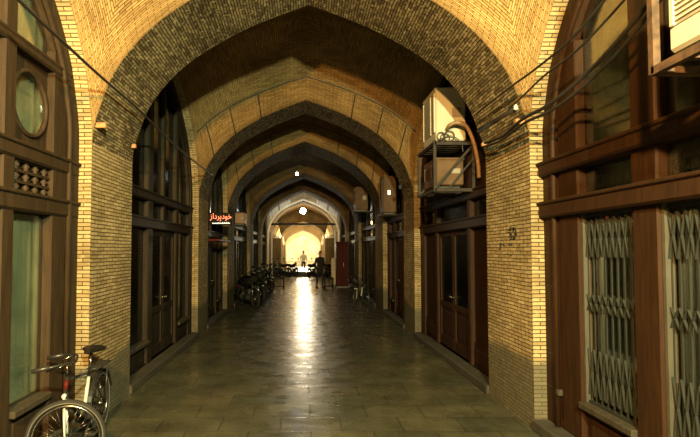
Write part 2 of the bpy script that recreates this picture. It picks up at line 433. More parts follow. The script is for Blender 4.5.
def rim(w, zs, k, Y, r, nm, mat):
    m = MB(); m.tube([(-w, Y, 0)] + [(rh(q)[0] * w, Y, zs + rh(q)[1] * k) for q in SPAN] + [(w, Y, 0)], r, 6); return struct(m.build(nm, mat))
M['coat'] = plain('lamplit_white', (.85, .80, .68), .7, var=.12, scale=3)  # white stands in for lamplight on the far rims and panels
rim(W - .03, ZS, 1, 31.15, .075, 'trim_20', M['coat']); rim(W - .2, ZS - .05, .98, 32.2, .06, 'trim_21', M['coat'])  # added white tubes paint the lit edges of the far arches
rim(1.72, 2.75, .62, 39.95, .07, 'trim_22', M['coat']); rim(1.62, 2.30, .62, 45.95, .06, 'trim_23', M['coat'])
# thin ribs framing the brick panels on the second bay's vault
def vpt(bay, x, y, off=.008):
    y0, y1 = BAYS[bay]; yc, hl = (y0 + y1) / 2, (y1 - y0) / 2
    return Vector((x, y, ZS + math.hypot(half_h(x / W), half_h((y - yc) / hl)) - off))
n_t = 30
for bay in (1, 2, 5):
    y1 = BAYS[bay][1]; m = MB(); d = .55
    m.tube([vpt(bay, W * .97 * (i / 24 - 1), y1 - d) for i in range(49)], .014, 5)
    for r in (-.86, -.66, -.42, .42, .66, .86):
        m.tube([vpt(bay, W * r * (1 + .04 * t / 6), y1 - d * t / 6 - .004) for t in range(7)], .014, 5)
    struct(m.build('trim_%d' % n_t, M['stone'])); n_t += 1
y1 = BAYS[5][1]
for (r0, r1) in ((-.93, -.70), (-.66, -.36), (.36, .66), (.70, .93)):     # lamplit vault panels over the farthest pointed arch, their brightness put into white colour
    m = MB(); pr = None
    for q in range(9):
        x = W * (r0 + (r1 - r0) * q / 8); c = [vpt(5, x, y1 - .42 + .32 * t / 3, .02) for t in range(4)]
        if pr:
            for t in range(3): m.poly([pr[t], pr[t + 1], c[t + 1], c[t]], None, True)
        pr = c
    struct(m.build('trim_%d' % n_t, M['coat'])); n_t += 1
# kerbs along the feet of the shopfronts
for sd, nm in ((-1, 'baseboard_left'), (1, 'baseboard_right')):
    m = MB()
    for (y0, y1) in BAYS:
        m.box((sd * (W - .03), y0 + .002, 0), (sd * (W + REV + .04), y1 - .002, .11), .012)
    struct(m.build(nm, M['stone']))
# tie beam under the last arch, low step across the floor behind it
m = MB(); m.box((-W, 31.25, 3.36), (W, 31.37, 3.48)); struct(m.build('trim_%d' % n_t, M['wood_d'])); n_t += 1
m = MB(); m.box((-W, 34.6, 0), (W - .3, 35.0, .30), .02); struct(m.build('trim_%d' % n_t, M['stone'])); n_t += 1

# ------------------------------------------------------------------ shopfronts
def shopfront(bay, sd, label, woodm, posts, rails, doors=(), lattice=(), rounds=(), grilles=(), grids=(), curtains=(), ringw=.22, joints=False,
              glass='glass', base=.46, boards=(), name='shopfront', detail=True, mulls=(), prot=.015):
    y0, y1 = BAYS[bay]; yc, hl = (y0 + y1) / 2, (y1 - y0) / 2; X0 = W + REV
    root = thing(name, label, 'shopfront', (sd * X0, yc, .11))
    def P(u, v, w): return Vector((sd * (X0 + w), u, v))
    def S(u): return ZS + half_h((u - yc) / hl)
    def bx(mb, u0, u1, v0, v1, w0, w1, bev=.006): mb.box(P(u0, v0, w0), P(u1, v1, w1), bev)
    def cellpoly(u0, u1, v0, v1, n=8):
        us = [u0 + (u1 - u0) * i / n for i in range(n + 1)]
        top = [(u, min(v1, S(u) - .03)) for u in us]
        if max(t[1] for t in top) <= v0 + .03: return None
        top = [(u, max(v, v0 + .01)) for u, v in top]
        return [(u0, v0), (u1, v0)] + top[::-1]
    def slab(mb, poly, w, t): mb.prism([P(u, v, w) for u, v in poly], P(0, 0, w + t) - P(0, 0, w))
    # arched ring frame
    ring = MB(); out = opening(y0, y1)
    k = (hl - ringw) / hl
    inn = [(yc + (u - yc) * k, v if v < ZS else ZS + (v - ZS) * (1 - ringw / 2.05)) for u, v in out]
    out = [(u, max(v, .11)) for u, v in out]; inn = [(u, max(v, .11)) for u, v in inn]
    for a, b, c, d in zip(out, out[1:], inn[1:], inn):
        ring.prism([P(a[0], a[1], 0), P(b[0], b[1], 0), P(c[0], c[1], 0), P(d[0], d[1], 0)], P(0, 0, .12) - P(0, 0, 0))
    # raised moulding on the inside edge of the ring
    ring.tube([P(u, v, -.005) for u, v in inn], .028, 6)
    fr = ring.build('frame', woodm, root)
    if joints:
        zz = .45
        while zz < ZS:
            for e in (0, 1):
                a, b = ((y0, y0 + ringw) if e == 0 else (y1 - ringw, y1)); j = MB(); bx(j, a + .01, b - .03, zz, zz + .008, -.004, .01, 0)
                j.build('joint_strip', M['wood_w'], fr)
            zz += .33
        for i in range(4, 2 * NP - 2, 5):
            a, b = out[i + 1], inn[i + 1]; j = MB(); j.bar(P(a[0], a[1], 0), P(b[0], b[1], 0), .009); j.build('joint_strip', M['wood_w'], fr)
    ulo, uhi = y0 + ringw, y1 - ringw
    for (a, b) in posts:
        t = MB(); top = min(S(a), S(b)) - .05; bx(t, a, b, .11, top, .008, .128, .015)
        t.build('post', woodm, root)
    for (a, b) in mulls:
        t = MB(); bx(t, a, b, rails[0][1], min(S(a), S(b)) - .05, .03, .11); t.build('mullion', woodm, root)
    for (v0, v1) in rails:
        vv = v1
        def lim(v):
            for q in range(200):
                r = q / 200
                if ZS + half_h(r) < v: return r
            return 1
        r = lim(v1 + .16) if v1 > ZS else 1
        t = MB(); a, b = max(y0 + .01, yc - r * hl), min(y1 - .01, yc + r * hl)
        bx(t, a, b, v0, v1, -prot if v1 < ZS else -.01, .13, .018); bx(t, a, b, v1 - .02, v1 + .012, -prot - .02 if v1 < ZS else -.02, .05, .008)
        t.build('transom', woodm, root)
    edges = [ulo] + [e for p in posts for e in p] + [uhi]
    cols = [(edges[i], edges[i + 1]) for i in range(0, len(edges), 2)]
    rr = sorted(rails); lev = [base] + [e for p in rr for e in p] + [6.0]
    rows = [(lev[i], lev[i + 1]) for i in range(0, len(lev), 2)]
    for ci, (a, b) in enumerate(cols):
        if b - a < .05: continue
        for ri, (v0, v1) in enumerate(rows):
            if (ci, ri) in lattice:
                t = MB(); n = 4; rn = 3
                bx(t, a, b, v0, v1, .10, .12, 0)
                for q in range(rn + 1):
                    z = v0 + (v1 - v0) * q / rn; bx(t, a, b, z - .012, z + .012, .03, .07, 0)
                for i in range(n):
                    u = a + (b - a) * (i + .5) / n
                    for q in range(rn):
                        z = v0 + (v1 - v0) * q / rn; h = (v1 - v0) / rn
                        t.lathe([(.014, z), (.022, z + h * .2), (.016, z + h * .3), (.036, z + h * .55), (.016, z + h * .8), (.02, z + h * .9), (.014, z + h)], 8,
                                Matrix.Translation(P(u, 0, .05)))
                t.build('lattice_panel', woodm, root); continue
            if (ci, ri) in rounds:
                cu, cv, R = rounds[(ci, ri)]; t = MB(); n = 28
                # board with a round hole
                hole = [(cu + R * math.cos(2 * PI * q / n), cv + R * math.sin(2 * PI * q / n)) for q in range(n)]
                def outer(q):
                    c, s_ = math.cos(2 * PI * q / n), math.sin(2 * PI * q / n)
                    ts = []
                    if c > 1e-6: ts.append((b - cu) / c)
                    if c < -1e-6: ts.append((a - cu) / c)
                    if s_ > 1e-6: ts.append((v1 - cv) / s_)
                    if s_ < -1e-6: ts.append((v0 - cv) / s_)
                    k2 = max(R + .005, min(ts)); return (cu + c * k2, cv + s_ * k2)
                for q in range(n):
                    h0, h1, o1, o0 = hole[q], hole[(q + 1) % n], outer((q + 1) % n), outer(q)
                    t.prism([P(*h0, .07), P(*h1, .07), P(*o1, .07), P(*o0, .07)], P(0, 0, .10) - P(0, 0, .07))
                pb = t.build('round_window_board', woodm, root)
                t = MB(); t.torus(P(cu, cv, .065), (1, 0, 0), R, .022, 32, 6); t.build('round_moulding', woodm, pb)
                t = MB(); t.prism([P(*h, .10) for h in hole], P(0, 0, .106) - P(0, 0, .10)); t.build('round_pane', M[glass], pb)
                continue
            poly = cellpoly(a, b, v0, v1)
            if poly is None: continue
            if ri == 0 and ci in doors:     # pair of door leaves
                nl = doors[ci]
                for q in range(nl):
                    a2 = a + (b - a) * q / nl + .006; b2 = a + (b - a) * (q + 1) / nl - .006
                    t = MB(); st = .075
                    for (p0, p1, q0, q1) in ((a2, a2 + st, .13, v1), (b2 - st, b2, .13, v1), (a2 + st, b2 - st, v1 - .09, v1), (a2 + st, b2 - st, .80, .90), (a2 + st, b2 - st, .13, .30)):
                        bx(t, p0, p1, q0, q1, .05, .095)
                    bx(t, a2 + st, b2 - st, .30, .80, .07, .085, 0); bx(t, a2 + st + .05, b2 - st - .05, .37, .73, .06, .08, .01)
                    lf = t.build('door', woodm, root)
                    t = MB(); bx(t, a2 + st, b2 - st, .90, v1 - .09, .07, .076, 0); t.build('door_pane', M[glass], lf)
                    if detail:
                        t = MB(); hu = b2 - .04 if q == 0 else a2 + .04
                        t.lathe([(.02, 0), (.012, .012), (.012, .03), (.026, .04), (.026, .055), (.01, .065)], 10,
                                Matrix.Translation(P(hu, 1.02, .05)) @ Matrix.Rotation(-sd * PI / 2, 4, 'Y'))
                        t.build('handle', M['chrome'], lf)
                continue
            if (ci, ri) in boards:
                t = MB(); slab(t, poly, .07, .03); t.build('panel', woodm, root)
                if ri == 0:
                    t = MB(); bx(t, a, b, .11, base, .05, .09, 0); bx(t, a + .08, b - .08, .17, base - .08, .03, .07, .012); t.build('panel', woodm, root)
                continue
            t = MB(); slab(t, poly, .085 if (ci, ri) not in grilles else .115, .006); t.build('pane', M[glass], root)
            if ri == 0 and ci not in doors:
                t = MB(); bx(t, a, b, base - .05, base + .01, -.03, .14, .01); t.build('sill', M['wood_w'] if detail else woodm, root)
                t = MB(); bx(t, a, b, .11, base - .05, .05, .09, 0); bx(t, a + .08, b - .08, .17, base - .11, .03, .07, .012); t.build('panel', woodm, root)
    for (ci, ri, mt) in curtains:
        a, b = cols[ci]; v0, v1 = rows[ri]
        t = MB(); poly = cellpoly(a, b, v0, min(v1, 5)); top = max(p[1] for p in poly)
        n = 40; pr = None
        for i in range(n + 1):
            u = a + (b - a) * i / n; w = .15 + .022 * math.sin(i * .9) + .012 * math.sin(i * 2.3)
            c = (P(u, v0 - .02, w), P(u, min(top, S(u)) - .01, w))
            if pr: t.poly([pr[0], c[0], c[1], pr[1]], None, True)
            pr = c
        t.build('curtain', M[mt], root)
    for (ci, ri) in grids:      # small-paned inner window behind the glass
        a, b = cols[ci]; v0, v1 = rows[ri]; t = MB(); n = 7
        for i in range(n + 1):
            u = a + (b - a) * i / n; bx(t, u - .014, u + .014, v0, v1, .16, .19, 0)
        for i in range(4):
            z = v0 + (v1 - v0) * i / 3; bx(t, a, b, z - .012, z + .012, .155, .185, 0)
        t.build('muntin_grid', M['wood_w'], root)
    for (ci, ri) in grilles:
        a, b = cols[ci]; v0, v1 = rows[ri]; t = MB(); n = max(3, int(round((b - a) / .085)))
        us = [a + .03 + (b - a - .06) * i / n for i in range(n + 1)]
        for u in us:
            bx(t, u - .009, u + .009, v0 + .02, v1 - .02, .065, .075, 0); 
        for zc in ((v1 - .22, .16), ((v0 + v1) / 2 + .05, .07), (v0 + .28, .2)):
            z, h = zc
            for i in range(n):
                for (s0, s1) in ((-1, 1), (1, -1)):
                    t.bar(P(us[i], z + s0 * h, .057), P(us[i + 1], z + s1 * h, .057), .02, .006)
        bx(t, a, b, v0, v0 + .03, .05, .10, 0); bx(t, a, b, v1 - .03, v1, .05, .10, 0)
        t.build('folding_grille', M['steel'], root)
        t = MB(); bx(t, b - .03, b - .004, v0, v1, .03, .10, 0); t.build('edge_strip', M['strip'], root)
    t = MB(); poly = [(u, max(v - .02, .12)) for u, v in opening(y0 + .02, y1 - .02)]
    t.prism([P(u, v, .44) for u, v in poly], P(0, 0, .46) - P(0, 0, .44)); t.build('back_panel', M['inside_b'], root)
    return root

R2 = [(2.12, 2.27), (2.54, 2.67)]
shopfront(0, -1, 'dark wooden shopfront with round window behind the parked bicycle, at left edge', M['wood_l'],
          posts=[(1.32, 1.62), (2.08, 2.28), (3.80, 3.97), (4.56, 4.84)], rails=R2 + [(3.44, 3.52)], doors={2: 2},
          lattice={(1, 1), (3, 1)}, rounds={(3, 2): (4.265, 3.06, .275), (1, 2): (1.85, 3.06, .20)}, joints=True,
          curtains=[(3, 0, 'curtain'), (1, 0, 'curtain'), (3, 3, 'curtain'), (3, 2, 'curtain')], base=.52)
shopfront(0, 1, 'red-brown wooden shopfront with folding steel grilles and heavy beams, at right edge', M['wood_r'],
          posts=[(1.32, 1.62), (2.30, 2.55), (3.46, 3.74), (4.46, 4.80)], rails=R2, grilles=[(1, 0), (2, 0), (3, 0)], grids=[(1, 1), (2, 1), (3, 1)],
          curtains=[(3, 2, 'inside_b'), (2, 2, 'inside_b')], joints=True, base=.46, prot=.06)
shopfront(1, -1, 'tall dark wooden shopfront under the second left side arch, with pale transom pane', M['wood_d'],
          posts=[(7.45, 7.68), (9.10, 9.28)], rails=R2, doors={1: 2}, curtains=[(1, 1, 'curtain')], glass='glass_d', mulls=[(8.33, 8.43)])
shopfront(1, 1, 'brown wooden shopfront with double door below the racked cooling units', M['wood_m'],
          posts=[(7.35, 7.48), (9.15, 9.3)], rails=R2, doors={1: 2}, boards={(0, 0), (2, 0), (0, 2), (1, 2), (2, 2)}, glass='glass_d')
shopfront(2, -1, 'dark shopfront behind the lit red lettered sign on the left', M['wood_d'],
          posts=[(12.3, 12.4), (13.4, 13.5)], rails=R2, doors={1: 2}, glass='glass_d')
shopfront(2, 1, 'dark brown shopfront below the tall cooler with small lit window', M['wood_m'],
          posts=[(12.3, 12.4), (13.4, 13.5)], rails=R2, doors={1: 2}, glass='glass_d')
shopfront(3, -1, 'dark shopfront behind the bicycles parked at the left wall', M['wood_d'],
          posts=[(17.4, 17.55), (19.0, 19.15)], rails=R2, doors={1: 2}, glass='glass_d', detail=False)
shopfront(3, 1, 'dark shopfront just past the bicycle parked at the right wall', M['wood_d'],
          posts=[(17.4, 17.55), (19.0, 19.15)], rails=R2, doors={1: 2}, glass='glass_d', detail=False)
shopfront(4, -1, 'unlit shopfront far down the left wall, before the steel barriers', M['wood_d'],
          posts=[(23.4, 23.5), (24.6, 24.7)], rails=R2, doors={1: 2}, glass='glass_d', detail=False)
shopfront(4, 1, 'unlit shopfront behind the red kiosk cabinet on the right', M['wood_d'],
          posts=[(23.4, 23.5), (24.6, 24.7)], rails=R2, doors={1: 2}, glass='glass_d', detail=False)
shopfront(5, -1, 'farthest shopfront on the left, beside the bright lit bay', M['wood_m'],
          posts=[(28.6, 28.7), (29.8, 29.9)], rails=R2, doors={1: 2}, glass='glass_d', detail=False)
shopfront(5, 1, 'farthest shopfront on the right, beside the bright lit bay', M['wood_m'],
          posts=[(28.6, 28.7), (29.8, 29.9)], rails=R2, doors={1: 2}, glass='glass_d', detail=False)

# ------------------------------------------------------------------ cooling units
def cooler(label, x0, x1, y0, y1, z0, z1, sd, mat, group=None, fan=True, lit=False, name='air_conditioner'):
    # sd: +1 stands at the right wall (its grille looks towards -X)
    root = thing(name, label, 'air conditioner', ((x0 + x1) / 2, (y0 + y1) / 2, z0), group)
    fx = x0 if sd > 0 else x1; d = -sd
    t = MB(); t.box((x0, y0, z0 + .03), (x1, y1, z1), .018)
    t.box((x0 - .01, y0 - .01, z1 - .035), (x1 + .01, y1 + .01, z1 + .004), .008)
    b = t.build('casing', mat, root)
    for yy in (y0 + .12, y1 - .12):
        t = MB(); t.box((x0 + .03, yy - .03, z0), (x1 - .03, yy + .03, z0 + .032)); t.build('foot', M['dark'], root)
    L = y1 - y0; hh = z1 - z0
    ya, yb = y0 + .05, y1 - .05
    t = MB(); t.box((fx - .002 * d, ya, z0 + .16), (fx + .006 * d, yb, z1 - .07)); g = t.build('grille', M['slat'] if mat is M['ac'] else M['dark'], root)
    t = MB(); n = max(6, int((hh - .24) / .028))
    for i in range(n):
        z = z0 + .18 + (hh - .27) * i / n
        t.box((fx, ya + .01, z), (fx + .016 * d, yb - .01, z + .011))
    for yy in (ya, ya + L * .28, yb): t.box((fx, yy - .012, z0 + .16), (fx + .02 * d, yy + .012, z1 - .07))
    t.build('louvre', mat, g)
    if fan:
        R = min(L * .30, hh * .34); cy, cz = y0 + L * .40, (z0 + z1) / 2 + .03
        t = MB(); 
        for k in range(4): t.torus((fx + .026 * d, cy, cz), (1, 0, 0), R * (1 - .22 * k), .007, 28, 5)
        for k in range(6):
            a = PI * k / 6; t.bar((fx + .028 * d, cy - R * math.cos(a), cz - R * math.sin(a)), (fx + .028 * d, cy + R * math.cos(a), cz + R * math.sin(a)), .008)
        t.build('fan_guard', M['slat'], root)
        t = MB()
        for k in range(5):
            a = 2 * PI * k / 5; c, s = math.cos(a), math.sin(a); c2, s2 = math.cos(a + .7), math.sin(a + .7)
            t.prism([(fx + .012 * d, cy + .04 * c, cz + .04 * s), (fx + .012 * d, cy + R * .9 * c, cz + R * .9 * s), (fx + .02 * d, cy + R * .9 * c2, cz + R * .9 * s2), (fx + .02 * d, cy + .04 * c2, cz + .04 * s2)], (.004 * d, 0, 0))
        t.lathe([(.05, -.004), (.05, .008), (.02, .012)], 12, Matrix.Translation((fx + .014 * d, cy, cz)) @ Matrix.Rotation(d * PI / 2, 4, 'Y'))
        t.build('fan', M['blue'], root)
    # service cover on the end that looks up the passage
    cx = (x0 + x1) / 2
    t = MB(); t.box((cx + (-.06 if lit else .02), y0 - .012, z0 + hh * (.5 if lit else .46)), (cx + (.01 if lit else .15), y0 + .01, z0 + hh * (.62 if lit else .64)), .006); t.build('service_cover', M['lit_w'] if lit else M['slat'], root)
    return root
cooler('cream air conditioner with slatted grille and blue fan on bracket at top right', 1.86, 2.24, 1.76, 2.62, 2.81, 3.44, 1, M['ac'], group=None)
cooler('large cream cooling unit on top of the iron rack at the right', 1.87, 2.31, 7.25, 7.98, 3.37, 4.18, 1, M['ac'], fan=False)
cooler('small brownish cooling unit on the lower shelf of the iron rack', 1.86, 2.26, 7.22, 7.90, 2.71, 3.14, 1, M['ac_d'], fan=False)
cooler('tall brown cooler with small lit window on the right wall past the second arch', 2.02, 2.36, 12.9, 13.5, 2.74, 3.72, 1, M['ac_d'], lit=True, fan=False)
cooler('pale cooling unit high on the right wall past the third arch', 1.72, 2.14, 16.8, 17.5, 3.12, 3.92, 1, M['ac_d'], fan=False)
cooler('small orange-tinted cooling unit on the left wall past the lit red sign', -2.30, -1.98, 16.4, 17.1, 2.64, 3.02, -1, M['ac_o'], fan=False)

def rack(label, x0, x1, y0, y1, zs, ztop, sd, braces=True, mat='iron', deck=True):
    r = thing('wall_bracket', label, 'bracket', ((x0 + x1) / 2, (y0 + y1) / 2, zs[0] - .04))
    for z in zs:
        t = MB(); a = .04
        for yy in (y0, y1): t.box((x0, yy - a / 2, z - .045), (x1, yy + a / 2, z))
        for xx in (x0, x1): t.box((xx - a / 2, y0, z - .045), (xx + a / 2, y1, z))
        if deck: 
            for i in range(1, 6): t.box((x0, y0 + (y1 - y0) * i / 6 - .02, z - .02), (x1, y0 + (y1 - y0) * i / 6 + .02, z))
        t.build('shelf', M[mat], r)
    for xx, yy in ((x0, y0), (x0, y1), (x1, y0), (x1, y1)):
        t = MB(); t.box((xx - .02, yy - .02, zs[0] - .04), (xx + .02, yy + .02, ztop)); t.build('upright', M['rust'] if mat == 'rust' else M[mat], r)
    if braces:
        for yy in (y0, y1):
            t = MB(); t.bar((x0, yy, zs[0]), (x1, yy, zs[-1] - .04), .03); t.bar((x0 + .2, yy, zs[0]), (x1, yy, zs[-1] - .24), .022); t.build('brace', M[mat], r)
    return r
rack('black iron rack with two shelves carrying cooling units on the right pier', 1.81, 2.36, 7.12, 8.06, (2.68, 3.35), 3.37, 1)
rack('rusty angle-iron bracket under the air conditioner at top right', 1.84, 2.37, 1.68, 2.70, (2.80,), 3.95, 1, braces=False, mat='rust')
def brackets(label, x0, x1, ys, z):
    r = thing('wall_bracket', label, 'bracket', ((x0 + x1) / 2, sum(ys) / 2, z - .04))
    for yy in (ys[0], ys[1] - .05):
        t = MB(); t.box((x0, yy, z - .045), (x1, yy + .05, z)); t.build('arm', M['iron'], r)
    t = MB(); e = x0 if x0 > 0 else x1; t.box((e - .02, ys[0], z - .045), (e + .02, ys[1], z)); t.build('rail', M['iron'], r)
brackets('iron bracket under the tall cooler with small lit window', 1.98, 2.40, (12.88, 13.52), 2.74)
brackets('iron bracket under the pale cooling unit past the third arch', 1.68, 2.38, (16.8, 17.5), 3.12)
brackets('iron bracket under the orange-tinted cooling unit on the left wall', -2.38, -1.95, (16.4, 17.1), 2.64)

# taped hose from the large cooling unit down into the rack
t = MB(); pts = [at(447, 129, 7.2), at(450, 125, 7.1), at(457, 122.5, 7.05), at(465, 125, 7.0), at(471, 135, 6.98), at(475, 148, 6.98), at(478, 163, 7.0), at(479, 178, 7.02)]
def smooth_pts(p, n=6):
    p = [Vector(q) for q in p]; out = []
    for i in range(len(p) - 1):
        a = p[max(0, i - 1)]; b = p[i]; c = p[i + 1]; d = p[min(len(p) - 1, i + 2)]
        for k in range(n):
            s = k / n; out.append(.5 * (2 * b + (c - a) * s + (2 * a - 5 * b + 4 * c - d) * s * s + (3 * b - a - 3 * c + d) * s ** 3))
    return out + [p[-1]]
t.tube(smooth_pts(pts), .028, 8); tag(t.build('hose', M['hose']), 'thick taped brown hose curving out of the large cooling unit on the rack', 'hose')
t = MB()
for k in range(3):
    c = at(441 + k * 4, 136 + (k % 2) * 2, 7.2); t.torus(c, (.2, 1, .1 * k), .055 + .01 * k, .008, 20, 5)
t.tube(smooth_pts([at(440, 139, 7.2), at(452, 136, 7.18), at(461, 143, 7.15), at(463, 152, 7.14)]), .008, 5)
tag(t.build('coiled_cable', M['cable']), 'small coil of black cable hanging at the large cooling unit', 'cable')

# ------------------------------------------------------------------ cables
def cable(label, pts, r, mat='cable', name='cable', group=None):
    t = MB(); t.tube(smooth_pts(pts), r, 6); return tag(t.build(name, M[mat]), label, 'cable', group)
cable('long black cable running along the left wall past the arches', [onX(8, -14, -1.98), onX(20, 1, -1.98), onX(60, 39, -1.98), onX(100, 76, -1.98), onX(138, 109, -1.98), onX(165, 136, -1.98), onX(190, 158, -1.98), onX(212, 175, -1.98)], .013)
XR = 1.98
cable('thin upper black cable rising across the right side arch', [onX(476, 115, XR), onX(481, 110, XR), onX(512, 86, XR), onX(538, 67, XR), onX(572, 38, XR), onX(606, -2, XR), onX(625, -28, XR)], .011)
cable('thin lower black cable rising across the right side arch', [onX(508, 110, 2.0), onX(524, 95, XR), onX(545, 75, XR), onX(575, 52, XR), onX(610, 16, XR), onX(650, -30, XR)], .010)
cable('thick black cable swagging from the right peg to the top edge', [onX(485, 143, 2.13), onX(503, 136, 2.10), onX(514, 126, 2.06), onX(526, 117, 2.05), onX(550, 104, 2.06), onX(583, 77, 2.1), onX(615, 44, 2.1), onX(655, -4, 2.1), onX(680, -36, 2.1)], .017)
cable('second thick black cable swagging just below the first on the right', [onX(483, 147, 2.10), onX(500, 141, 2.08), onX(516, 129, 2.04), onX(528, 121, 2.02), onX(552, 110, 2.04), onX(586, 84, 2.08), onX(620, 50, 2.08), onX(660, 0, 2.08), onX(690, -36, 2.08)], .014)
t = MB(); t.tube([onX(479, 131, 2.17), onX(516, 108, 2.17)], .032, 10); tag(t.build('conduit_pipe', M['iron']), 'straight dark conduit pipe slanting up the right pier', 'pipe')
t = MB(); p = onX(516, 107, 2.15); t.lathe([(.01, -.035), (.03, -.02), (.02, -.007), (.03, .007), (.02, .02), (.01, .035)], 12, Matrix.Translation(p)); t.box((p.x, p.y - .012, p.z - .012), (W, p.y + .012, p.z + .012))
tag(t.build('insulator', M['porcelain']), 'white porcelain insulator at the upper end of the conduit pipe', 'insulator')
def peg(label, X0, X1, Y, z, s=.06, lng=None):
    t = MB(); t.box((X0, Y - s / 2, z - s / 2), (X1, Y + (lng or s) / 2, z + s / 2), .006); return tag(t.build('wooden_peg', M['peg']), label, 'peg')
peg('orange wooden peg on the near edge of the first left pier', -W, -2.12, 5.14, 3.09, .055)
peg('small wooden peg on the far edge of the first left pier', -W, -2.17, 6.22, 3.10, .05)
peg('orange wooden peg on the near edge of the first right pier', 2.12, W, 5.14, 3.13, .055)
peg('small wooden peg on the far edge of the first right pier', 2.16, W, 6.22, 3.12, .045)
# bracket with lamp arm on second right pier
t = MB(); t.tube(smooth_pts([at(413, 184, 10.9), at(409, 180, 10.9), at(404, 184, 10.95), at(399, 189, 11)]), .018, 6); p = at(400, 187, 11); t.box((p.x - .03, p.y - .03, p.z - .05), (p.x + .04, p.y + .03, p.z + .05), .01)
p = at(413, 184, 10.9); t.box((p.x - .02, p.y - .02, p.z - .02), (W, p.y + .02, p.z + .02))
tag(t.build('cable_bracket', M['steel']), 'small steel cable bracket with clamps on the second right pier', 'bracket')

# stencil marks on the right pier
def stencil(label, blobs, name):
    t = MB()
    for (px, py, w, h) in blobs:
        c = onX(px, py, W); k = c.y / F
        # quad on the wall: width runs along Y
        dy = w * c.y / (px - PX) / 2 * 1.0; dz = h * k / 2
        t.box((W - .004, c.y - dy, c.z - dz), (W + .002, c.y + dy, c.z + dz))
    return tag(t.build(name, M['mark']), label, 'painted mark')
random.seed(3)
bl = []
for i in range(26):
    px, py = random.uniform(508, 517), random.uniform(227.5, 239.5)
    if (px - 512.5) ** 2 / 22 + (py - 233.5) ** 2 / 40 < 1: bl.append((px, py, random.uniform(.8, 2.2), random.uniform(.8, 1.6)))
bl += [(509, 232.5, 4, 1), (513, 229, 5, 1), (514, 236, 4.5, 1.2), (516, 232, 1, 6), (510.5, 235, 1, 4)]
stencil('blurred dark green stencil patch on the first right pier', bl, 'stencil_patch')
stencil('short row of black stencil letters below the stencil patch on the right pier',
        [(500.5, 246, 1.2, 6), (501.5, 244, 2, 1), (503.5, 244.5, 1, 2), (504.5, 245.5, 1.5, 1), (509, 244, 1.2, 1.5), (510.5, 245, 3, 1), (512, 243.8, 1, 1.6), (519, 245, 1.6, .8), (508, 254, 2, .8), (511, 255.5, 1.5, .8), (500, 249.5, 2, 1)], 'stencil_letters')

# ------------------------------------------------------------------ red lettered sign (left)
def text_mesh(s, size, depth):
    cu = bpy.data.curves.new('t', 'FONT'); cu.body = s; cu.size = size; cu.extrude = depth; cu.align_x = 'CENTER'; cu.align_y = 'CENTER'; cu.offset = .0
    ob = bpy.data.objects.new('t', cu); C.objects.link(ob)
    dg = bpy.context.evaluated_depsgraph_get(); dg.update()
    me = bpy.data.meshes.new_from_object(ob.evaluated_get(dg)); bpy.data.objects.remove(ob)
    return me
SY = 12.0
c = at(219.5, 218.5, SY); c.x += .03
sg = thing('lit_sign', 'black hanging sign with lit red script letters on the left wall', 'sign', (c.x, SY, c.z - .14))
t = MB(); t.box((c.x - .275, SY, c.z - .15), (c.x + .275, SY + .08, c.z + .14), .01); t.box((-W + .001, SY + .03, c.z - .02), (c.x, SY + .05, c.z + .02)); t.build('sign_box', M['sign'], sg)
def lettering(s, size, fitw, fith, cx, cz, mat, nm):
    me = text_mesh(s, size, .004)
    xs = [v.co.x for v in me.vertices]; ys = [v.co.y for v in me.vertices]
    w, h = max(xs) - min(xs), max(ys) - min(ys); mx, my = (max(xs) + min(xs)) / 2, (max(ys) + min(ys)) / 2
    kx, ky = fitw / w, fith / h
    for v in me.vertices:
        v.co = Vector((cx + (v.co.x - mx) * kx, SY - .008 - v.co.z, cz + (v.co.y - my) * ky)) - ORG[sg.name]
    me.materials.clear(); me.materials.append(mat); me.name = nm
    o = bpy.data.objects.new(nm, me); C.objects.link(o); o.parent = sg
    return o
lettering('\uFEAF\uFE8D\uFEA9\uFEAE\uFB58\uFEA9\uFEEE\uFEA7', .2, .52, .19, c.x, c.z + .03, M['led_r'], 'red_lettering')
t = MB(); random.seed(5); x = c.x - .2
while x < c.x + .22:
    w = random.uniform(.015, .045); t.box((x, SY - .008, c.z - .125), (x + w, SY + .001, c.z - .105)); 
    if random.random() < .6: t.box((x + w * .4, SY - .008, c.z - .107), (x + w * .4 + .01, SY + .001, c.z - .085))
    x += w + .012
t.build('white_lettering', M['led_w'], sg)
t = MB(); a = at(210, 240, 12); t.box((-W - .02, 11.46, 2.0), (-1.98, 13.2, 2.06), .01); tag(t.build('awning_board', M['red']), 'dull red board projecting below the lit red sign', 'board')

# ------------------------------------------------------------------ hanging bulbs
def bulb(label, px, py, Y, top, r, mat, power, col):
    p = at(px, py, Y)
    root = thing('hanging_bulb', label, 'lamp', p)
    t = MB(); t.tube([(p.x, p.y, p.z + r * 1.6), (p.x, p.y, top)], .008, 5); t.build('cord', M['cable'], root)
    t = MB(); t.lathe([(.03, 0), (.035, .06), (.012, .09)], 10, Matrix.Translation((p.x, p.y, p.z + r * .9))); t.build('socket', M['porcelain'], root)
    t = MB(); t.lathe([(.001, -r), (r * .5, -r * .87), (r * .87, -r * .5), (r, 0), (r * .87, r * .5), (r * .5, r * .87), (.02, r * 1.05)], 14, Matrix.Translation(p)); t.build('glass_bulb', mat, root)
    l = bpy.data.lights.new('bulb_light', 'POINT'); l.energy = power; l.color = col; l.shadow_soft_size = r
    o = bpy.data.objects.new('bulb_light', l); C.objects.link(o); o.location = p + Vector((0, 0, -r - .06))
bulb('small bluish bulb hanging between the third and fourth arches', 297, 174, 18.5, 5.75, .055, M['bulb'], 5, (.75, .86, 1))
bulb('glaring white bulb hanging in front of the farthest bright arch', 303, 211, 29.2, 5.75, .17, M['bulb_w'], 24, (1, .9, .68))

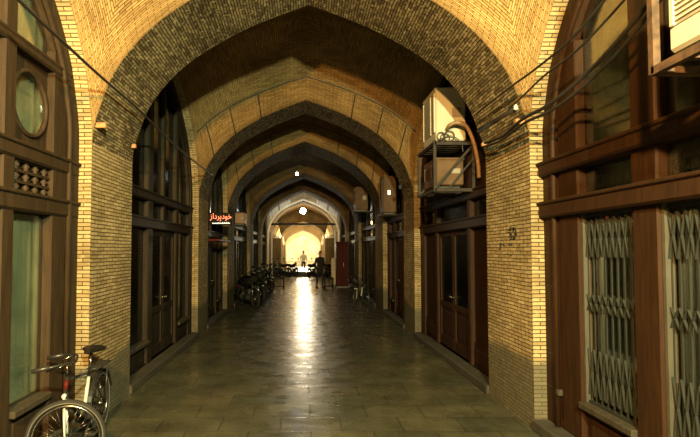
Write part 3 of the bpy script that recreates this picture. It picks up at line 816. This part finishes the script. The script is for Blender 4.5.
# ------------------------------------------------------------------ bicycles
def bicycle(label, loc, rz, steer, R=.305, group=None):
    root = thing('bicycle', label, 'bicycle', loc, group, rz, local=True)
    wb = .49
    def wheel(c, ax, nm):
        c = Vector(c); ax = Vector(ax).normalized()
        t = MB(); t.torus(c, ax, R - .022, .022, 44, 8); ty = t.build(nm, M['rubber'], root)
        t = MB(); t.torus(c, ax, R - .054, .011, 44, 6); t.build('rim', M['chrome'], ty)
        t = MB(); u = ax.orthogonal().normalized(); v = ax.cross(u)
        for k in range(28):
            a = 2 * PI * k / 28; d = u * math.cos(a) + v * math.sin(a); d2 = u * math.cos(a + .6 * (-1) ** k) + v * math.sin(a + .6 * (-1) ** k)
            t.tube([c + d2 * .02 + ax * .022 * (-1) ** (k // 2), c + d * (R - .055)], .0016, 4)
        t.build('spoke', M['chrome'], ty)
        t = MB(); t.tube([c - ax * .05, c + ax * .05], .016, 8); t.tube([c - ax * .06, c + ax * .06], .006, 6); t.build('hub', M['chrome'], ty)
        for r0, nm2 in ((R - .036, 'sidewall'),):
            t = MB()
            for sgn in (-1, 1): t.torus(c + ax * .017 * sgn, ax, r0 + .008, .006, 44, 5)
            t.build(nm2, M['rubber_g'], ty)
        return ty
    rw = Vector((-wb, 0, R)); fw = Vector((wb, 0, R))
    hd_b = Vector((wb - .14, 0, .62)); hd_t = Vector((wb - .18, 0, .76)); bb = Vector((-.06, 0, .27)); st = Vector((-.22, 0, .70)); sadp = Vector((-.25, 0, .84))
    wheel(rw, (0, 1, 0), 'rear_wheel')
    ax = (hd_t - hd_b).normalized()
    rot = Matrix.Translation(hd_b) @ Matrix.Rotation(steer, 4, ax) @ Matrix.Translation(-hd_b)
    rd = rot.to_3x3()
    fwc = rot @ fw; dz = R - fwc.z
    fwc.z = R
    fax = rd @ Vector((0, 1, 0)); fax.z = 0; fax.normalize()
    wheel(fwc, fax, 'front_wheel')
    t = MB()
    for a, b, r in ((hd_b, hd_t, .019), (hd_t - Vector((0, 0, .03)), st - Vector((0, 0, .03)), .014), (hd_b, bb, .017), (bb, st, .015)): t.tube([a, b], r, 8)
    for s in (-1, 1):
        t.tube([bb + Vector((0, .03 * s, 0)), rw + Vector((0, .055 * s, 0))], .009, 6); t.tube([st + Vector((0, .015 * s, -.05)), rw + Vector((0, .055 * s, 0))], .008, 6)
    fr = t.build('frame', M['paint'], root)
    t = MB(); t.tube([st.lerp(bb, .16), st.lerp(bb, .80)], .0165, 8); t.build('white_band', M['white_p'], fr)
    t = MB(); t.tube([hd_b.lerp(hd_t, .3), hd_b.lerp(hd_t, .8)], .021, 8); t.build('head_badge', M['red'], fr)
    # fork
    t = MB()
    for s in (-1, 1):
        o2 = fax * .05 * s
        t.tube([hd_b + o2 * .7 - Vector((0, 0, .01)), hd_b.lerp(fwc, .55) + o2, fwc + o2], [.011, .010, .008], 8)
    t.tube([hd_b - fax * .05, hd_b + fax * .05], .016, 8); t.build('fork', M['white_p'], root)
    # mudguards
    def guard(c, ax2, a0, a1, nm):
        t = MB(); ax2 = Vector(ax2).normalized(); fwd = Vector((0, 0, 1)).cross(ax2) * -1
        pr = None
        for i in range(17):
            a = a0 + (a1 - a0) * i / 16; d = fwd * math.cos(a) + Vector((0, 0, 1)) * math.sin(a)
            ring = [Vector(c) + d * (R + .02) + ax2 * .03, Vector(c) + d * (R + .034), Vector(c) + d * (R + .02) - ax2 * .03]
            if pr:
                for q in range(2): t.poly([pr[q], pr[q + 1], ring[q + 1], ring[q]], None, True)
            pr = ring
        t.build(nm, M['paint'], root)
    guard(rw, (0, 1, 0), .3, 2.9, 'mudguard')
    # seat post, saddle
    t = MB(); t.tube([st - Vector((0, 0, .02)), sadp], .013, 8); t.build('seat_post', M['chrome'], root)
    t = MB(); pr = None
    secs = [(-.15, .03, .01), (-.135, .085, .04), (-.08, .095, .05), (-.02, .07, .045), (.05, .038, .04), (.11, .025, .03), (.125, .012, .012)]
    for x, w, h in secs:
        ring = [Vector((sadp.x + x, 1.2 * w * math.cos(2 * PI * k / 10), sadp.z + .025 + h * .6 * math.sin(2 * PI * k / 10))) for k in range(10)]
        if pr:
            for k in range(10): t.poly([pr[k], pr[(k + 1) % 10], ring[(k + 1) % 10], ring[k]], None, True)
        else: t.poly(ring[::-1])
        pr = ring
    t.poly(pr); t.build('saddle', M['saddle'], root)
    # stem and swept handlebar
    top = hd_t + Vector((0, 0, .10)); back = -(rd @ Vector((1, 0, 0))); back.z = 0; back.normalize(); sdv = fax
    t = MB(); t.tube([hd_t, top], .013, 8); t.tube([top, top - back * .05], .014, 8); t.build('stem', M['chrome'], root)
    c0 = top - back * .05
    hb = MB(); 
    pl = smooth_pts([c0 + sdv * .25 + back * .24 + Vector((0, 0, .005)), c0 + sdv * .24 + back * .12 + Vector((0, 0, .03)), c0 + sdv * .15 + Vector((0, 0, .04)), c0, c0 - sdv * .15 + Vector((0, 0, .04)), c0 - sdv * .24 + back * .12 + Vector((0, 0, .03)), c0 - sdv * .25 + back * .24 + Vector((0, 0, .005))], 5)
    hb.tube(pl, .010, 7); hbo = hb.build('handlebar', M['paint'], root)
    for s in (-1, 1):
        t = MB(); a = c0 + sdv * .24 * s + back * .13 + Vector((0, 0, .03)); b = c0 + sdv * .25 * s + back * .26 + Vector((0, 0, .003)); t.tube([a, b], .017, 8); t.build('grip', M['dark'], hbo)
        t = MB(); t.tube([c0 + sdv * .20 * s + back * .04 + Vector((0, 0, .03)), c0 + sdv * .19 * s + back * .17 + Vector((0, 0, -.015))], .006, 5); t.build('brake_lever', M['chrome'], hbo)
    # cranks, pedals, chainring, chain guard
    t = MB(); t.torus(bb + Vector((0, -.045, 0)), (0, 1, 0), .085, .006, 24, 5); t.tube([bb - Vector((0, .06, 0)), bb + Vector((0, .06, 0))], .015, 8)
    for s in (-1, 1): t.tube([bb + Vector((0, .06 * s, 0)), bb + Vector((.14 * s, .075 * s, -.06 * s))], .009, 6)
    t.tube([bb + Vector((0, -.045, .085)), rw + Vector((0, -.045, .035))], .004, 4); t.tube([bb + Vector((0, -.045, -.085)), rw + Vector((0, -.045, -.035))], .004, 4)
    t.build('crank', M['steel'], root)
    for s in (-1, 1):
        p = bb + Vector((.14 * s, .12 * s, -.06 * s)); t = MB(); t.box(p - Vector((.04, .045, .01)), p + Vector((.04, .045, .01)), .004); t.build('pedal', M['dark'], root)
    # rear rack
    t = MB(); z = 2 * R + .07
    for s in (-1, 1):
        t.tube([(-wb + .22, .05 * s, z), (-wb - .17, .06 * s, z)], .006, 6); t.tube([(-wb, .06 * s, R), (-wb - .05, .06 * s, z)], .005, 6)
    for i in range(4): t.tube([(-wb + .2 - .11 * i, -.055, z), (-wb + .2 - .11 * i, .055, z)], .005, 6)
    t.box((-wb - .16, -.055, z), (-wb + .15, .055, z + .008)); t.build('luggage_rack', M['dark'], root)
    # kickstand
    t = MB(); t.tube([(-.16, .05, .26), (-.20, .19, .008)], .008, 6); t.build('kickstand', M['steel'], root)
    return root
# near-left bicycle: rear towards the pier, front wheel turned broadside
B = bicycle('bicycle with turned front wheel leaning by the shopfront, at lower left', (-2.045, 4.47, 0), math.radians(-86), math.radians(100))
def bikecopy(label, loc, rz, group=None):
    c = copy_tree(B); c.location = loc; c.rotation_euler = (0, 0, rz); c['label'] = label
    if group: c['group'] = group
    return c
BS = bicycle('dark bicycle parked beside the third pier on the right', (1.72, 15.65, 0), math.radians(-118), math.radians(20))
def bikecopy2(label, loc, rz, group=None):
    c = copy_tree(BS); c.location = loc; c.rotation_euler = (0, 0, rz); c['label'] = label
    if group: c['group'] = group
    return c

def motorcycle(label, loc, rz, group):
    root = thing('motorcycle', label, 'motorcycle', loc, group, rz, local=True); R = .30; wb = .62
    for x, nm in ((-wb, 'rear_wheel'), (wb, 'front_wheel')):
        t = MB(); t.torus((x, 0, R), (0, 1, 0), R - .045, .045, 32, 8); w_ = t.build(nm, M['rubber'], root)
        t = MB(); t.torus((x, 0, R), (0, 1, 0), R - .09, .016, 32, 6)
        for k in range(14):
            a = 2 * PI * k / 14; t.tube([(x, .02 * (-1) ** k, R), (x + (R - .09) * math.cos(a), 0, R + (R - .09) * math.sin(a))], .003, 4)
        t.lathe([(.05, -.06), (.06, -.03), (.06, .03), (.05, .06)], 12, Matrix.Translation((x, 0, R)) @ Matrix.Rotation(PI / 2, 4, 'X')); t.build('rim', M['chrome'], w_)
    t = MB()
    for sg in (-1, 1): t.tube([(wb, .075 * sg, R), (wb - .20, .075 * sg, .88)], .02, 8)
    t.build('fork', M['chrome'], root)
    for x0, a0, a1, nm in ((wb, .6, 2.6, 'front_mudguard'), (-wb, .2, 2.7, 'rear_mudguard')):
        t = MB(); pr = None
        for i in range(13):
            a = a0 + (a1 - a0) * i / 12; c = [Vector((x0 + (R + .03 + e) * math.cos(a), y, R + (R + .03 + e) * math.sin(a))) for y, e in ((-.06, -.02), (0, .01), (.06, -.02))]
            if pr:
                for q in range(2): t.poly([pr[q], pr[q + 1], c[q + 1], c[q]], None, True)
            pr = c
        t.build(nm, M['paint'], root)
    t = MB(); t.tube([(wb - .22, 0, .80), (.05, 0, .66), (-.35, 0, .66), (-wb, 0, .55)], .025, 8); t.tube([(wb - .2, 0, .74), (.22, 0, .30), (-.15, 0, .26), (-wb, 0, R)], .022, 8)
    for sg in (-1, 1): t.tube([(-wb, .11 * sg, R), (-.38, .11 * sg, .64)], .016, 6)
    t.build('frame', M['paint'], root)
    t = MB(); t.box((-.12, -.13, .22), (.20, .13, .42), .04); t.lathe([(.075, 0), (.09, .03), (.07, .05), (.09, .08), (.07, .10), (.09, .13), (.07, .16)], 12, Matrix.Translation((.12, 0, .42))); t.build('engine', M['steel'], root)
    t = MB(); t.tube([(.14, -.10, .40), (.22, -.13, .25), (-.1, -.15, .22), (-.35, -.16, .25), (-.85, -.17, .34)], [.02, .02, .025, .04, .04], 8); t.build('exhaust', M['chrome'], root)
    t = MB(); t.tube([(.36, 0, .78), (.30, 0, .80), (.16, 0, .80), (.02, 0, .76), (-.04, 0, .74)], [.03, .10, .13, .11, .05], 12); t.build('fuel_tank', M['paint'], root)
    t = MB(); t.tube([(-.02, 0, .74), (-.1, 0, .755), (-.4, 0, .77), (-.66, 0, .80), (-.72, 0, .80)], [.05, .10, .12, .11, .05], 10); t.build('seat', M['saddle'], root)
    t = MB(); t.tube([(wb - .42, -.34, 1.0), (wb - .26, -.2, 1.04), (wb - .2, 0, .98), (wb - .26, .2, 1.04), (wb - .42, .34, 1.0)], .014, 8); hb = t.build('handlebar', M['chrome'], root)
    for sg in (-1, 1):
        t = MB(); t.tube([(wb - .36, .29 * sg, 1.015), (wb - .45, .37 * sg, .99)], .02, 8); t.build('grip', M['dark'], hb)
        t = MB(); t.tube([(wb - .25, .18 * sg, 1.04), (wb - .24, .22 * sg, 1.18)], .006, 5); t.lathe([(.045, -.008), (.05, 0), (.045, .008)], 10, Matrix.Translation((wb - .24, .22 * sg, 1.22)) @ Matrix.Rotation(PI / 2, 4, 'Y')); t.build('mirror', M['chrome'], hb)
    t = MB(); t.lathe([(.03, -.10), (.08, -.05), (.09, 0), (.085, .012)], 14, Matrix.Translation((wb - .12, 0, .90)) @ Matrix.Rotation(PI / 2, 4, 'Y')); t.build('headlamp', M['chrome'], root)
    t = MB(); t.box((-.93, -.05, .58), (-.88, .05, .64), .01); t.build('tail_lamp', M['red'], root)
    t = MB(); t.tube([(-.1, .12, .25), (-.16, .26, .01)], .012, 6); t.build('kickstand', M['steel'], root)
    return root
GL, GE = 'motorcycles along the left wall', 'motorcycles before the bright end'
MO = motorcycle('nearest of the dark motorcycles parked along the left wall', (-1.80, 15.9, 0), math.radians(-62), GL)
def motocopy(label, loc, rz, group):
    c = copy_tree(MO); c.location = loc; c.rotation_euler = (0, 0, math.radians(rz)); c['label'] = label; c['group'] = group
motocopy('second nearest dark motorcycle along the left wall', (-1.78, 17.5, 0), -60, GL)
motocopy('third dark motorcycle along the left wall, past the third arch', (-1.76, 19.1, 0), -64, GL)
motocopy('fourth dark motorcycle along the left wall, before the steel barrier', (-1.74, 20.8, 0), -58, GL)
motocopy('farthest dark motorcycle along the left wall, just before the steel barrier', (-1.72, 22.4, 0), -62, GL)
for i, (x, y, rz, lb) in enumerate([(-2.0, 33.1, 66, 'leftmost motorcycle of the row before the bright end'),
                                    (-1.35, 33.2, -112, 'second motorcycle from left in the row before the bright end'),
                                    (-.68, 33.1, 70, 'third motorcycle from left in the row before the bright end'),
                                    (.62, 33.15, 68, 'third motorcycle from right in the row before the bright end'),
                                    (1.25, 33.2, -110, 'second motorcycle from right in the row before the bright end'),
                                    (1.86, 33.1, 66, 'rightmost motorcycle of the row before the bright end')]):
    motocopy(lb, (x, y, 0), rz, GE)

# ------------------------------------------------------------------ steel barriers, red kiosk, board
def barrier(label, x0, x1, Y, h=.52):
    r = thing('steel_barrier', label, 'barrier', ((x0 + x1) / 2, Y, 0), 'steel barriers across the passage')
    for x in (x0, x1):
        t = MB(); t.tube([(x, Y, 0), (x, Y, h)], .035, 8); t.lathe([(.06, 0), (.06, .015), (.036, .03)], 10, Matrix.Translation((x, Y, 0))); t.build('post', M['iron'], r)
    t = MB(); t.tube([(x0, Y, h), (x1, Y, h)], .03, 8); t.build('top_rail', M['iron'], r)
    t = MB(); t.tube([(x0, Y, .12), (x1, Y, .12)], .02, 8)
    for i in range(1, 5): t.tube([(x0 + (x1 - x0) * i / 5, Y, .12), (x0 + (x1 - x0) * i / 5, Y, h)], .01, 6)
    t.build('lower_rail', M['iron'], r)
a = at(269, 285, 23); b = at(283.5, 285, 23)
barrier('low dark steel barrier at the left of the passage', a.x, b.x, 23.2)
a = at(325, 285, 23); b = at(333, 285, 23)
barrier('short dark steel barrier at the right beside the red kiosk', a.x, b.x, 23.2)
k = thing('kiosk_cabinet', 'narrow red metal kiosk cabinet at the right wall near the bright end', 'cabinet', (1.86, 24.3, 0))
t = MB(); t.box((1.55, 24.0, .06), (2.12, 24.7, 2.12), .02); t.box((1.52, 23.97, 2.12), (2.22, 24.73, 2.2), .01); t.build('body', M['red'], k)
t = MB(); t.box((1.60, 23.985, .12), (1.86, 24.01, 2.05), .006); t.build('door', M['red'], k)
t = MB(); t.box((1.89, 23.985, .12), (2.15, 24.01, 2.05), .006); d = t.build('door', M['red'], k)
t = MB(); t.box((1.9, 23.965, 1.0), (1.915, 23.99, 1.2)); t.build('handle', M['chrome'], d)
t = MB(); t.box((1.57, 24.02, 0), (2.18, 24.68, .07)); t.build('plinth', M['dark'], k)
nb = thing('notice_board', 'pale upright notice board standing left of the red kiosk', 'board', (1.42, 23.75, 0))
t = MB(); t.box((1.30, 23.74, .18), (1.50, 23.78, 1.42), .008); t.build('panel', M['board'], nb)
for x in (1.32, 1.48):
    t = MB(); t.box((x - .012, 23.745, 0), (x + .012, 23.775, .2)); t.box((x - .012, 23.62, 0), (x + .012, 23.90, .02)); t.build('leg', M['iron'], nb)

# ------------------------------------------------------------------ people
def skin_mesh(verts, edges, radii, root, lvl=2):
    me = bpy.data.meshes.new('s'); me.from_pydata([Vector(v) for v in verts], edges, [])
    ob = bpy.data.objects.new('s', me); C.objects.link(ob)
    md = ob.modifiers.new('skin', 'SKIN'); md.use_smooth_shade = True
    for i, r in enumerate(radii):
        sv = me.skin_vertices[0].data[i]; rr = r if isinstance(r, tuple) else (r, r); sv.radius = rr; sv.use_root = (i == root)
    s2 = ob.modifiers.new('sub', 'SUBSURF'); s2.levels = lvl; s2.render_levels = lvl
    dg = bpy.context.evaluated_depsgraph_get(); dg.update()
    out = bpy.data.meshes.new_from_object(ob.evaluated_get(dg)); bpy.data.objects.remove(ob); bpy.data.meshes.remove(me)
    return out
def person(label, loc, rz, top_mat, leg_mat, stride=.16, arm=.1):
    root = thing('person', label, 'person', loc, None, rz, local=True)
    V, E, Rd = [], [], []
    def v(x, y, z, r, p=None):
        V.append((x, y, z)); Rd.append(r); 
        if p is not None: E.append((p, len(V) - 1))
        return len(V) - 1
    pel = v(0, 0, .93, (.15, .11)); sp = v(0, .0, 1.12, (.135, .10), pel); ch = v(0, .0, 1.32, (.165, .11), sp); ne = v(0, -.01, 1.46, (.06, .06), ch); n2 = v(0, -.015, 1.53, (.055, .055), ne)
    hd = v(0, -.03, 1.62, (.078, .095), n2); ht = v(0, -.03, 1.70, (.06, .075), hd)
    hands = []
    for s in (-1, 1):
        hp = v(.09 * s, 0, .88, .095, pel); kn = v(.10 * s, -stride * s * .6 - .02, .49, .06, hp); an = v(.10 * s, -stride * s + .03, .09, .042, kn); ft = v(.11 * s, -stride * s - .07, .045, .042, an); v(.115 * s, -stride * s - .15, .035, .035, ft)
        sh = v(.18 * s, 0, 1.40, .062, ch); el = v(.23 * s, arm * s * .5 + .03, 1.12, .044, sh); wr = v(.235 * s, arm * s - .03, .88, .03, el); hv = v(.235 * s, arm * s - .05, .82, .036, wr); hands.append((s, Vector(V[hv])))
    me = skin_mesh(V, E, Rd, 0)
    bm = bmesh.new(); bm.from_mesh(me)
    for s, h in hands:      # five bent fingers per hand
        for k in range(5):
            if k == 0: p = [h + Vector((-.01 * s, -.02, .03)), h + Vector((-.02 * s, -.055, -.005)), h + Vector((-.028 * s, -.06, -.035))]
            else:
                o = (k - 2.5) * .017; ln = (.075, .085, .08, .062)[k - 1]
                p = [h + Vector((0, o, 0)), h + Vector((0, o, -.045)), h + Vector((-.012 * s, o, -.045 - ln * .5)), h + Vector((-.034 * s, o, -.045 - ln * .9))]
            fm = skin_mesh(p, [(i, i + 1) for i in range(len(p) - 1)], [.0085] * (len(p) - 1) + [.006], 0, 1); bm.from_mesh(fm); bpy.data.meshes.remove(fm)
    # nose, ears, eyes pressed onto the head
    def blob(c, r):
        t = bmesh.new(); bmesh.ops.create_uvsphere(t, u_segments=8, v_segments=6, radius=1)
        for q in t.verts: q.co = Vector((c[0] + q.co.x * r[0], c[1] + q.co.y * r[1], c[2] + q.co.z * r[2]))
        tm = bpy.data.meshes.new('b'); t.to_mesh(tm); t.free(); bm.from_mesh(tm); bpy.data.meshes.remove(tm)
    blob((0, -.122, 1.615), (.013, .018, .022)); blob((-.075, -.02, 1.62), (.01, .02, .03)); blob((.075, -.02, 1.62), (.01, .02, .03)); blob((0, -.112, 1.575), (.026, .01, .008))
    for f in bm.faces: f.smooth = True
    mesh = bpy.data.meshes.new('body'); bm.to_mesh(mesh); bm.free(); bpy.data.meshes.remove(me)
    for mt in (M['skin'], top_mat, leg_mat): mesh.materials.append(mt)
    for p in mesh.polygons:
        z = p.center.z; x = abs(p.center.x)
        if z > 1.475 or (z < .885 and x > .19): p.material_index = 0
        elif z > .92 or (x > .19 and z > .88): p.material_index = 1
        else: p.material_index = 2
    o = bpy.data.objects.new('body', mesh); C.objects.link(o); o.parent = root
    t = MB(); pr = None      # hair cap
    n = 12
    for j in range(6):
        a = j / 5 * 1.25; ring = [Vector((.086 * math.sin(a) * math.cos(2 * PI * q / n), -.022 + .108 * math.sin(a) * math.sin(2 * PI * q / n), 1.66 + .105 * math.cos(a) - (.05 if math.sin(2 * PI * q / n) > 0 else 0) * (j / 5))) for q in range(n)]
        if pr:
            for q in range(n): t.poly([pr[q], pr[(q + 1) % n], ring[(q + 1) % n], ring[q]], None, True)
        pr = ring
    t.build('hair', M['hair'], root)
    t = MB()
    for s in (-1, 1):
        t.box((.115 * s - .045, -stride * s - .19, 0), (.115 * s + .045, -stride * s + .08, .055), .02)
    t.build('shoes', M['dark'], root)
    return root
p = at(320, 288, 23.6)
person('person in dark clothes walking in the passage left of the red kiosk', (p.x, 23.8, 0), math.radians(15), M['cloth_d'], M['cloth_d'])
person('person in white shirt standing far off in the bright end', (.02, 37.5, 0), math.radians(-10), M['cloth_w'], M['cloth_d'], .05, .04)

# ------------------------------------------------------------------ lights
def point(loc, e, col, r=.08):
    l = bpy.data.lights.new('lamp', 'POINT'); l.energy = e; l.color = col; l.shadow_soft_size = r
    o = bpy.data.objects.new('lamp', l); C.objects.link(o); o.location = loc
point((-.75, -1.5, 3.95), 5700, (1, .53, .15), .10)
point((.7, -1.5, 3.70), 5200, (.97, 1, .54), .10)
point((0, 36.5, 3.7), 150, (1, .60, .22), .2)
point((0, 43.5, 2.9), 260, (1, .70, .32), .2)
point((0, 49.5, 2.5), 1000, (1, .82, .46), .2)
point((.2, 56, 2.6), 3600, (1, .92, .70), .3)
w = bpy.data.worlds.new('World'); bpy.context.scene.world = w; w.use_nodes = True
w.node_tree.nodes['Background'].inputs['Color'].default_value = (.9, .75, .5, 1); w.node_tree.nodes['Background'].inputs['Strength'].default_value = .004
sc = bpy.context.scene
sc.view_settings.view_transform = 'Standard'; sc.view_settings.look = 'None'; sc.view_settings.gamma = 1; sc.view_settings.use_curve_mapping = False
sc.view_settings.exposure = 0.0
sc.cycles.diffuse_bounces = 2
